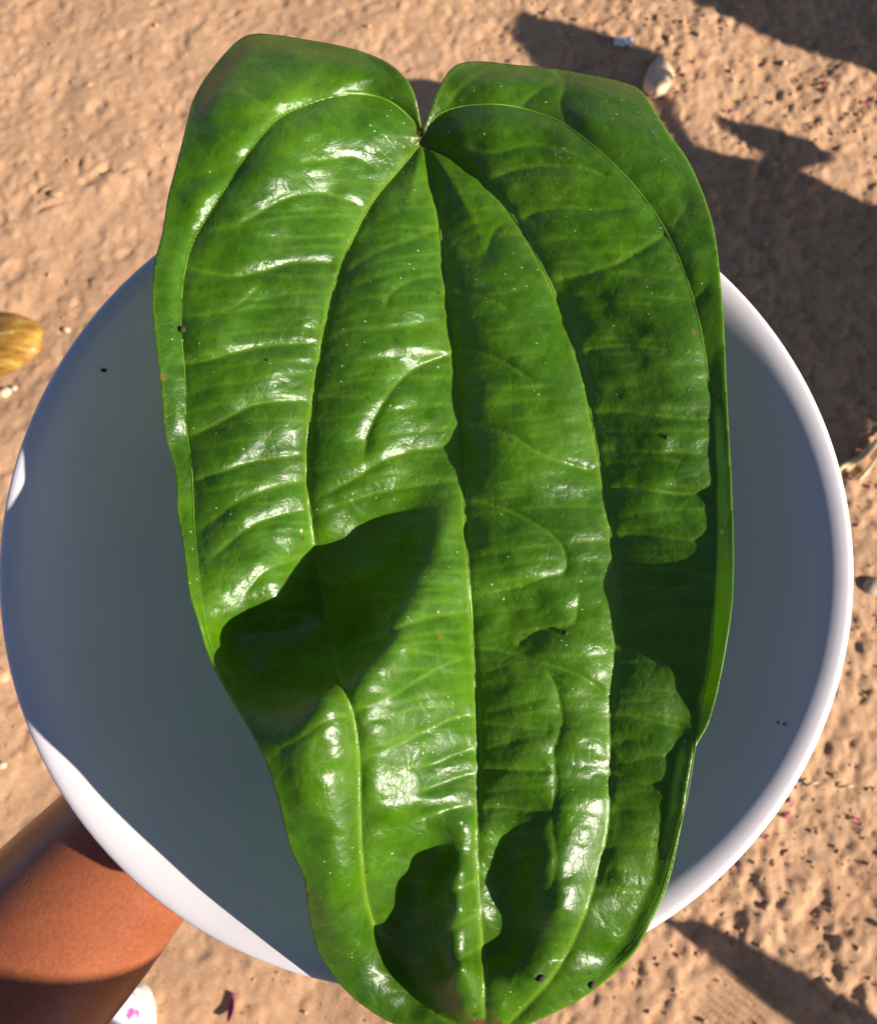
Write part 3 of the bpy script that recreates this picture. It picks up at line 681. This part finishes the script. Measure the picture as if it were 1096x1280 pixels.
skin_obj('trousers', [[(ppel, .13), (ppel + Vector((.1, 0, -.04)), .105), (lerp(ppel, par_, .5), .075), (par_ + Vector((0, 0, .05)), .06)], [(ppel, .13), (ppel + Vector((-.1, 0, -.04)), .105), (lerp(ppel, pal_, .5), .075), (pal_ + Vector((0, 0, .05)), .06)]], M_DARKCLOTH, ph)

# ------------------------------------------------------------------ plant added out of view on the right, blades shaped to cast the ground shadows
def blade_from_shadow(poly_px, z0, tilt, base, parent, n=34):
    """an added curved blade, shaped so that its shadow falls on the ground patch read off the photograph"""
    q = catmull([PT(a, b, 0.0)[:2] for a, b in poly_px], 5, True)
    lo, hi = q.min(0), q.max(0); gx = np.linspace(lo[0], hi[0], n); gy = np.linspace(lo[1], hi[1], n)
    X, Y = np.meshgrid(gx, gy); cx = (X[:-1, :-1] + X[1:, 1:]) / 2; cy = (Y[:-1, :-1] + Y[1:, 1:]) / 2
    keep = inside(cx, cy, q); idx = np.arange(n * n).reshape(n, n)
    f = np.stack([idx[:-1, :-1], idx[:-1, 1:], idx[1:, 1:], idx[1:, :-1]], -1)[keep]
    cnt = np.zeros(n * n, int); np.add.at(cnt, f.ravel(), 1); used = np.where(cnt > 0)[0]; rm = -np.ones(n * n, int); rm[used] = np.arange(len(used)); f = rm[f]
    x, y = X.ravel()[used].copy(), Y.ravel()[used].copy(); bd = cnt[used] < 4
    _, nr, _ = dist_poly(x[bd], y[bd], q, True); x[bd], y[bd] = nr[:, 0], nr[:, 1]
    mx, my = (lo + hi) / 2; sx = (hi - lo)[0] / 2
    u = (x - mx) / sx
    z = z0 + tilt * u - .05 * u * u + .25 * np.abs(y - my) * .4
    t = z / SUN.z; v = np.stack([x + SUN.x * t, y + SUN.y * t, z], -1)
    o = link('blade', mesh('blade', v, f), M_BLADE, parent); s = o.modifiers.new('t', 'SOLIDIFY'); s.thickness = .0008
    c = v[np.argmax(v[:, 0])]
    b = Vector(base); pts = catmull([b, b.lerp(Vector(c), .35) + Vector((0, 0, .22)), b.lerp(Vector(c), .75) + Vector((0, 0, .14)), Vector(c), Vector(v.mean(0)) - Vector((0, 0, .004))], 8)
    vs, fs = tube(pts, np.linspace(.012, .004, len(pts)), 8); link('caster_stalk', mesh('caster_stalk', vs, fs), M_VEIN, parent)
BASE = (2.0, -.40, 0.0)
plant = empty('added_shade_plant', BASE); tag(plant, 'added unseen broad-leaved plant, its blades shaped to shade the soil', 'plant')
blade_from_shadow([(848, 178), (884, 186), (920, 196), (948, 196), (905, 158), (884, 140), (930, 152), (990, 168), (1052, 190), (1045, 203), (1005, 212), (1050, 232), (1100, 252), (1190, 290), (1330, 360), (1420, 450), (1330, 490), (1200, 480), (1100, 520), (1066, 548), (1040, 578), (960, 550), (840, 500), (700, 420), (560, 300), (500, 180), (480, 120), (505, 98), (560, 106), (640, 130), (740, 150)], .36, .05, BASE, plant, 60)
blade_from_shadow([(632, 32), (650, 12), (668, 22), (700, 26), (760, 46), (800, 60), (826, 74), (800, 92), (770, 112), (720, 122), (670, 90), (645, 60)], .46, .03, BASE, plant)
blade_from_shadow([(860, -6), (900, 18), (960, 44), (1030, 70), (1100, 94), (1200, 130), (1330, 160), (1420, 120), (1380, 20), (1250, -60), (1100, -90), (960, -70), (880, -30)], .48, .04, BASE, plant)
blade_from_shadow([(770, 1118), (832, 1146), (872, 1150), (930, 1176), (1010, 1220), (1096, 1272), (1200, 1340), (1300, 1440), (1220, 1440), (1110, 1360), (1000, 1286), (900, 1205), (840, 1163)], .34, .04, BASE, plant, 44)

# ------------------------------------------------------------------ small things on the soil
def lumpy(name, label, cat, px, py, s, mat, seed, sx=1, sy=.8, sz=.55, rot=0, group=None, sub=3):
    bm = lump(seed, sub, sx, sy, sz); p = gpt(px, py)
    bmesh.ops.rotate(bm, verts=bm.verts, matrix=Matrix.Rotation(rot, 3, 'Z')); bmesh.ops.scale(bm, verts=bm.verts, vec=(s, s, s))
    me = bpy.data.meshes.new(name); bm.to_mesh(me); bm.free()
    o = link(name, me, mat); o.location = p + Vector((0, 0, s * sz * .35)); return tag(o, label, cat, group)
def slab(px, py):
    bm = bmesh.new(); ring = [(-.030, -.012), (-.012, -.022), (.016, -.012), (.030, .006), (.024, .020), (-.002, .016), (-.026, .004)]
    r = random.Random(2); lo = [bm.verts.new((x * 1.1, y * 1.1, -.006)) for x, y in ring]; hi = [bm.verts.new((x, y, .010 + r.uniform(-.003, .004))) for x, y in ring]
    m = len(ring); bm.faces.new(lo[::-1]); bm.faces.new(hi)
    for i in range(m): bm.faces.new((lo[i], lo[(i + 1) % m], hi[(i + 1) % m], hi[i]))
    bmesh.ops.bevel(bm, geom=list(bm.edges), offset=.0022, segments=2, affect='EDGES'); bmesh.ops.triangulate(bm, faces=bm.faces)
    bmesh.ops.subdivide_edges(bm, edges=[e for e in bm.edges if e.calc_length() > .008], cuts=2, use_grid_fill=True)
    for v in bm.verts: v.co += Vector([(random.random() - .5) * .0012 for _ in range(3)])
    me = bpy.data.meshes.new('flat_stone'); bm.to_mesh(me); bm.free()
    o = link('flat_stone', me, M_STONE); o.location = gpt(px, py, .004); o.rotation_euler = (-.10, .26, .85); o.scale = (1.15, 1.15, 1.1)
    tag(o, 'pale flat angular stone lying in sun at the edge of a ground shadow', 'stone')
slab(822, 100)
lumpy('pebble', 'round whitish pebble between the yellow dry leaf and the plate', 'pebble', 81, 411, .0052, M_WHITEST, 8)
lumpy('pebble', 'larger pale pebble just below the yellow dry leaf', 'pebble', 4, 488, .0085, M_WHITEST, 12, 1, .9, .6, 0, None)
lumpy('pebble', 'small pale pebble next to the larger one below the yellow leaf', 'pebble', 16, 484, .0048, M_WHITEST, 15)
lumpy('pebble', 'pale pebble on the soil above the brown forearm', 'pebble', 6, 957, .0055, M_WHITEST, 18)
lumpy('stone', 'rough grey green stone on bare soil right of the plate', 'stone', 1096, 734, .015, M_GREYST, 21, 1, .8, .6)
lumpy('soil_lump', 'clod of soil with two pale bumps near a crusted crack', 'soil lump', 70, 243, .0075, M_CLOD, 31, 1.3, .7, .5)
lumpy('soil_lump', 'dark small clod casting a shadow left of the plate rim', 'soil lump', 2, 846, .012, M_CLOD, 33)
def petal(px, py, s, rot, label, wid=.65):
    s = s * .8
    v, f = [], []; n = 9
    for i in range(n):
        t = i / (n - 1); w = math.sin(math.pi * min(1, .08 + t * .9)) * .5
        for k in (-1, 0, 1): v.append(((t - .5) * s, k * w * s * wid, .0012 + .25 * s * (abs(k) * .6 + (t - .5) ** 2)))
    for i in range(n - 1):
        for k in range(2): f.append((i * 3 + k, i * 3 + k + 1, i * 3 + k + 4, i * 3 + k + 3))
    o = link('flower_petal', mesh('petal', v, f), M_PINK); o.location = gpt(px, py, .001); o.rotation_euler = (random.uniform(-.4, .4), random.uniform(-.4, .4), rot)
    sd = o.modifiers.new('t', 'SOLIDIFY'); sd.thickness = .0004
    return tag(o, label, 'petal', 'pink petals on the soil')
for a in ((912, 140, .012, .6, 'tiny pink petal at the pointed tip of a finger-like shadow'), (1028, 107, .013, .9, 'pink petal half buried among clods near a curved shadow edge'),
          (1080, 130, .012, .1, 'pink petal on rough clods beside a darker pink one'), (1071, 1025, .012, .3, 'lone bright pink petal on dark clods right of the plate'),
          (990, 1003, .010, 1.2, 'small pink petal touching the plate rim in view, above another petal'), (984, 1020, .013, .7, 'pale pink petal under a smaller one beside the plate rim'),
          (955, 1048, .008, .2, 'pinkish speck of petal just under the lower plate rim'), (856, 118, .010, .5, 'faded pink petal on smooth soil near the pale flat stone')): petal(*a)
petal(292, 1260, .034, 1.5, 'long faded pink petal strip on the soil below the plate', .3)
# curled yellow dry leaf
def dry_leaf():
    v, f = [], []; n, m = 22, 13
    for i in range(n):
        t = i / (n - 1); w = .046 * math.sin(math.pi * min(1, .04 + t * .95)) ** .38
        for k in range(m):
            a = (k / (m - 1) - .5) * 2; th = a * 1.45
            v.append(((t - .5) * .15, .9 * w * math.sin(th) , w * (math.cos(th) - .1) * .55 + .004 * math.sin(t * 9 + a) + .012 * (t - .5) ** 2))
    for i in range(n - 1):
        for k in range(m - 1): f.append((i * m + k, i * m + k + 1, (i + 1) * m + k + 1, (i + 1) * m + k))
    p = gpt(-26, 432, .004); r = empty('dry_leaf', p); tag(r, 'curled yellow brown dry leaf on the soil beside the plate', 'dry leaf')
    o = bpy.data.objects.new('blade', mesh('dry_blade', v, f)); COL.objects.link(o); o.data.materials.append(M_YELLOW); o.parent = r
    o.data.polygons.foreach_set('use_smooth', np.ones(len(o.data.polygons), bool))
    sd = o.modifiers.new('t', 'SOLIDIFY'); sd.thickness = .0005; r.rotation_euler = (-.12, 0, .05); r.scale = (1.15, 1.2, 1.15)
    vs, fs = tube([(-.073 + .146 * t, 0, .9 * .55 * .046 * math.sin(math.pi * min(1, .04 + t * .95)) ** .38 + .004 * math.sin(t * 9) + .012 * (t - .5) ** 2) for t in np.linspace(0, 1, 12)], .001, 6)
    q = bpy.data.objects.new('midrib', mesh('dry_midrib', vs, fs)); COL.objects.link(q); q.data.materials.append(M_STRAW); q.parent = r
dry_leaf()
# crumpled foil scrap in the shade
def foil():
    bm = bmesh.new(); bmesh.ops.create_grid(bm, x_segments=9, y_segments=7, size=.5); r = random.Random(4)
    for v in bm.verts: v.co = Vector((v.co.x * .026, v.co.y * .014, r.uniform(0, .008)))
    me = bpy.data.meshes.new('foil'); bm.to_mesh(me); bm.free()
    o = link('foil_scrap', me, M_FOIL, smooth=False); o.location = gpt(778, 56, .002); o.rotation_euler = (0, 0, -.2); sd = o.modifiers.new('t', 'SOLIDIFY'); sd.thickness = .0003
    tag(o, 'crumpled shiny foil scrap on shaded soil above the leaf', 'foil')
foil()
def straw(px, py, ln, rot, w, label, group=None):
    p = gpt(px, py, .004); d = Vector((math.cos(rot), math.sin(rot), 0)); r = random.Random(int(px * 7 + py))
    pts = catmull([p - d * ln / 2, p - d * ln * .1 + Vector((r.uniform(-.003, .003), r.uniform(-.003, .003), .004)), p + d * ln / 2 + Vector((0, 0, .003))], 6)
    vs, fs = tube(np.array(pts) - np.array(p), np.linspace(w, w * .6, len(pts)), 7); o = link('straw_piece', mesh('straw', vs, fs), M_STRAW); o.location = p
    tag(o, label, 'straw', group)
for a in ((1074, 571, .060, .62, .0046, 'thickest pale straw piece in the bundle by the plate rim'), (1090, 560, .070, .72, .0042, 'longest pale straw piece reaching into the dark shadow'),
          (1058, 582, .05, .5, .0035, 'thin straw piece of the bundle lying closest to the plate rim'), (1082, 586, .045, .85, .003, 'shortest thin straw piece under the others in the bundle')):
    straw(*a, 'straw pieces by the plate rim')
straw(1058, 983, .014, .1, .0018, 'short pale straw chip on the clods right of the plate')
straw(1015, 980, .012, .3, .002, 'yellowish straw chip close to the plate rim')
# dark crumbs on the leaf and the plate
def crumb(px, py, s, z, label, cat='crumb'):
    bm = lump(int(px), 1, 1, .8, .7, .5); me = bpy.data.meshes.new('crumb'); bmesh.ops.scale(bm, verts=bm.verts, vec=(s, s, s)); bm.to_mesh(me); bm.free()
    o = link('crumb', me, M_CRUMB); o.location = V(px, py, z + s * .3); tag(o, label, cat, 'dark crumbs on the leaf')
for px, py, s, l in ((228, 412, .0011, 'dark crumb on the left margin of the green leaf'), (833, 546, .0009, 'dark crumb on the right outer panel of the leaf'),
                     (707, 791, .0010, 'dark crumb between midrib and right vein of the leaf'), (677, 1222, .0014, 'dark crumb on the shiny patch near the leaf tip'),
                     (335, 450, .0007, 'brown crumb on the left lobe panel of the leaf'), (740, 1231, .0011, 'dark crumb by the lower right leaf margin')):
    crumb(px, py, s, leaf_z(px, py)[0], l)

def bowl_z(p):
    r = math.hypot(p.x - PC.x, p.y - PC.y) * .131 / PR; return RIM_Z + float(np.interp(r, inner[:, 0], inner[:, 1])) * .82 * PR / .131
for px, py, s_, l in ((130, 463, .0008, 'dark speck of dirt on the shaded plate wall left of the leaf'), (981, 905, .0006, 'dark speck of dirt on the shaded plate wall right of the leaf'), (972, 903, .0004, 'tiniest dirt speck beside another one on the plate wall')):
    z = RIM_Z - .01
    for _ in range(12): z = bowl_z(V(px, py, z))
    crumb(px, py, s_, z, l)
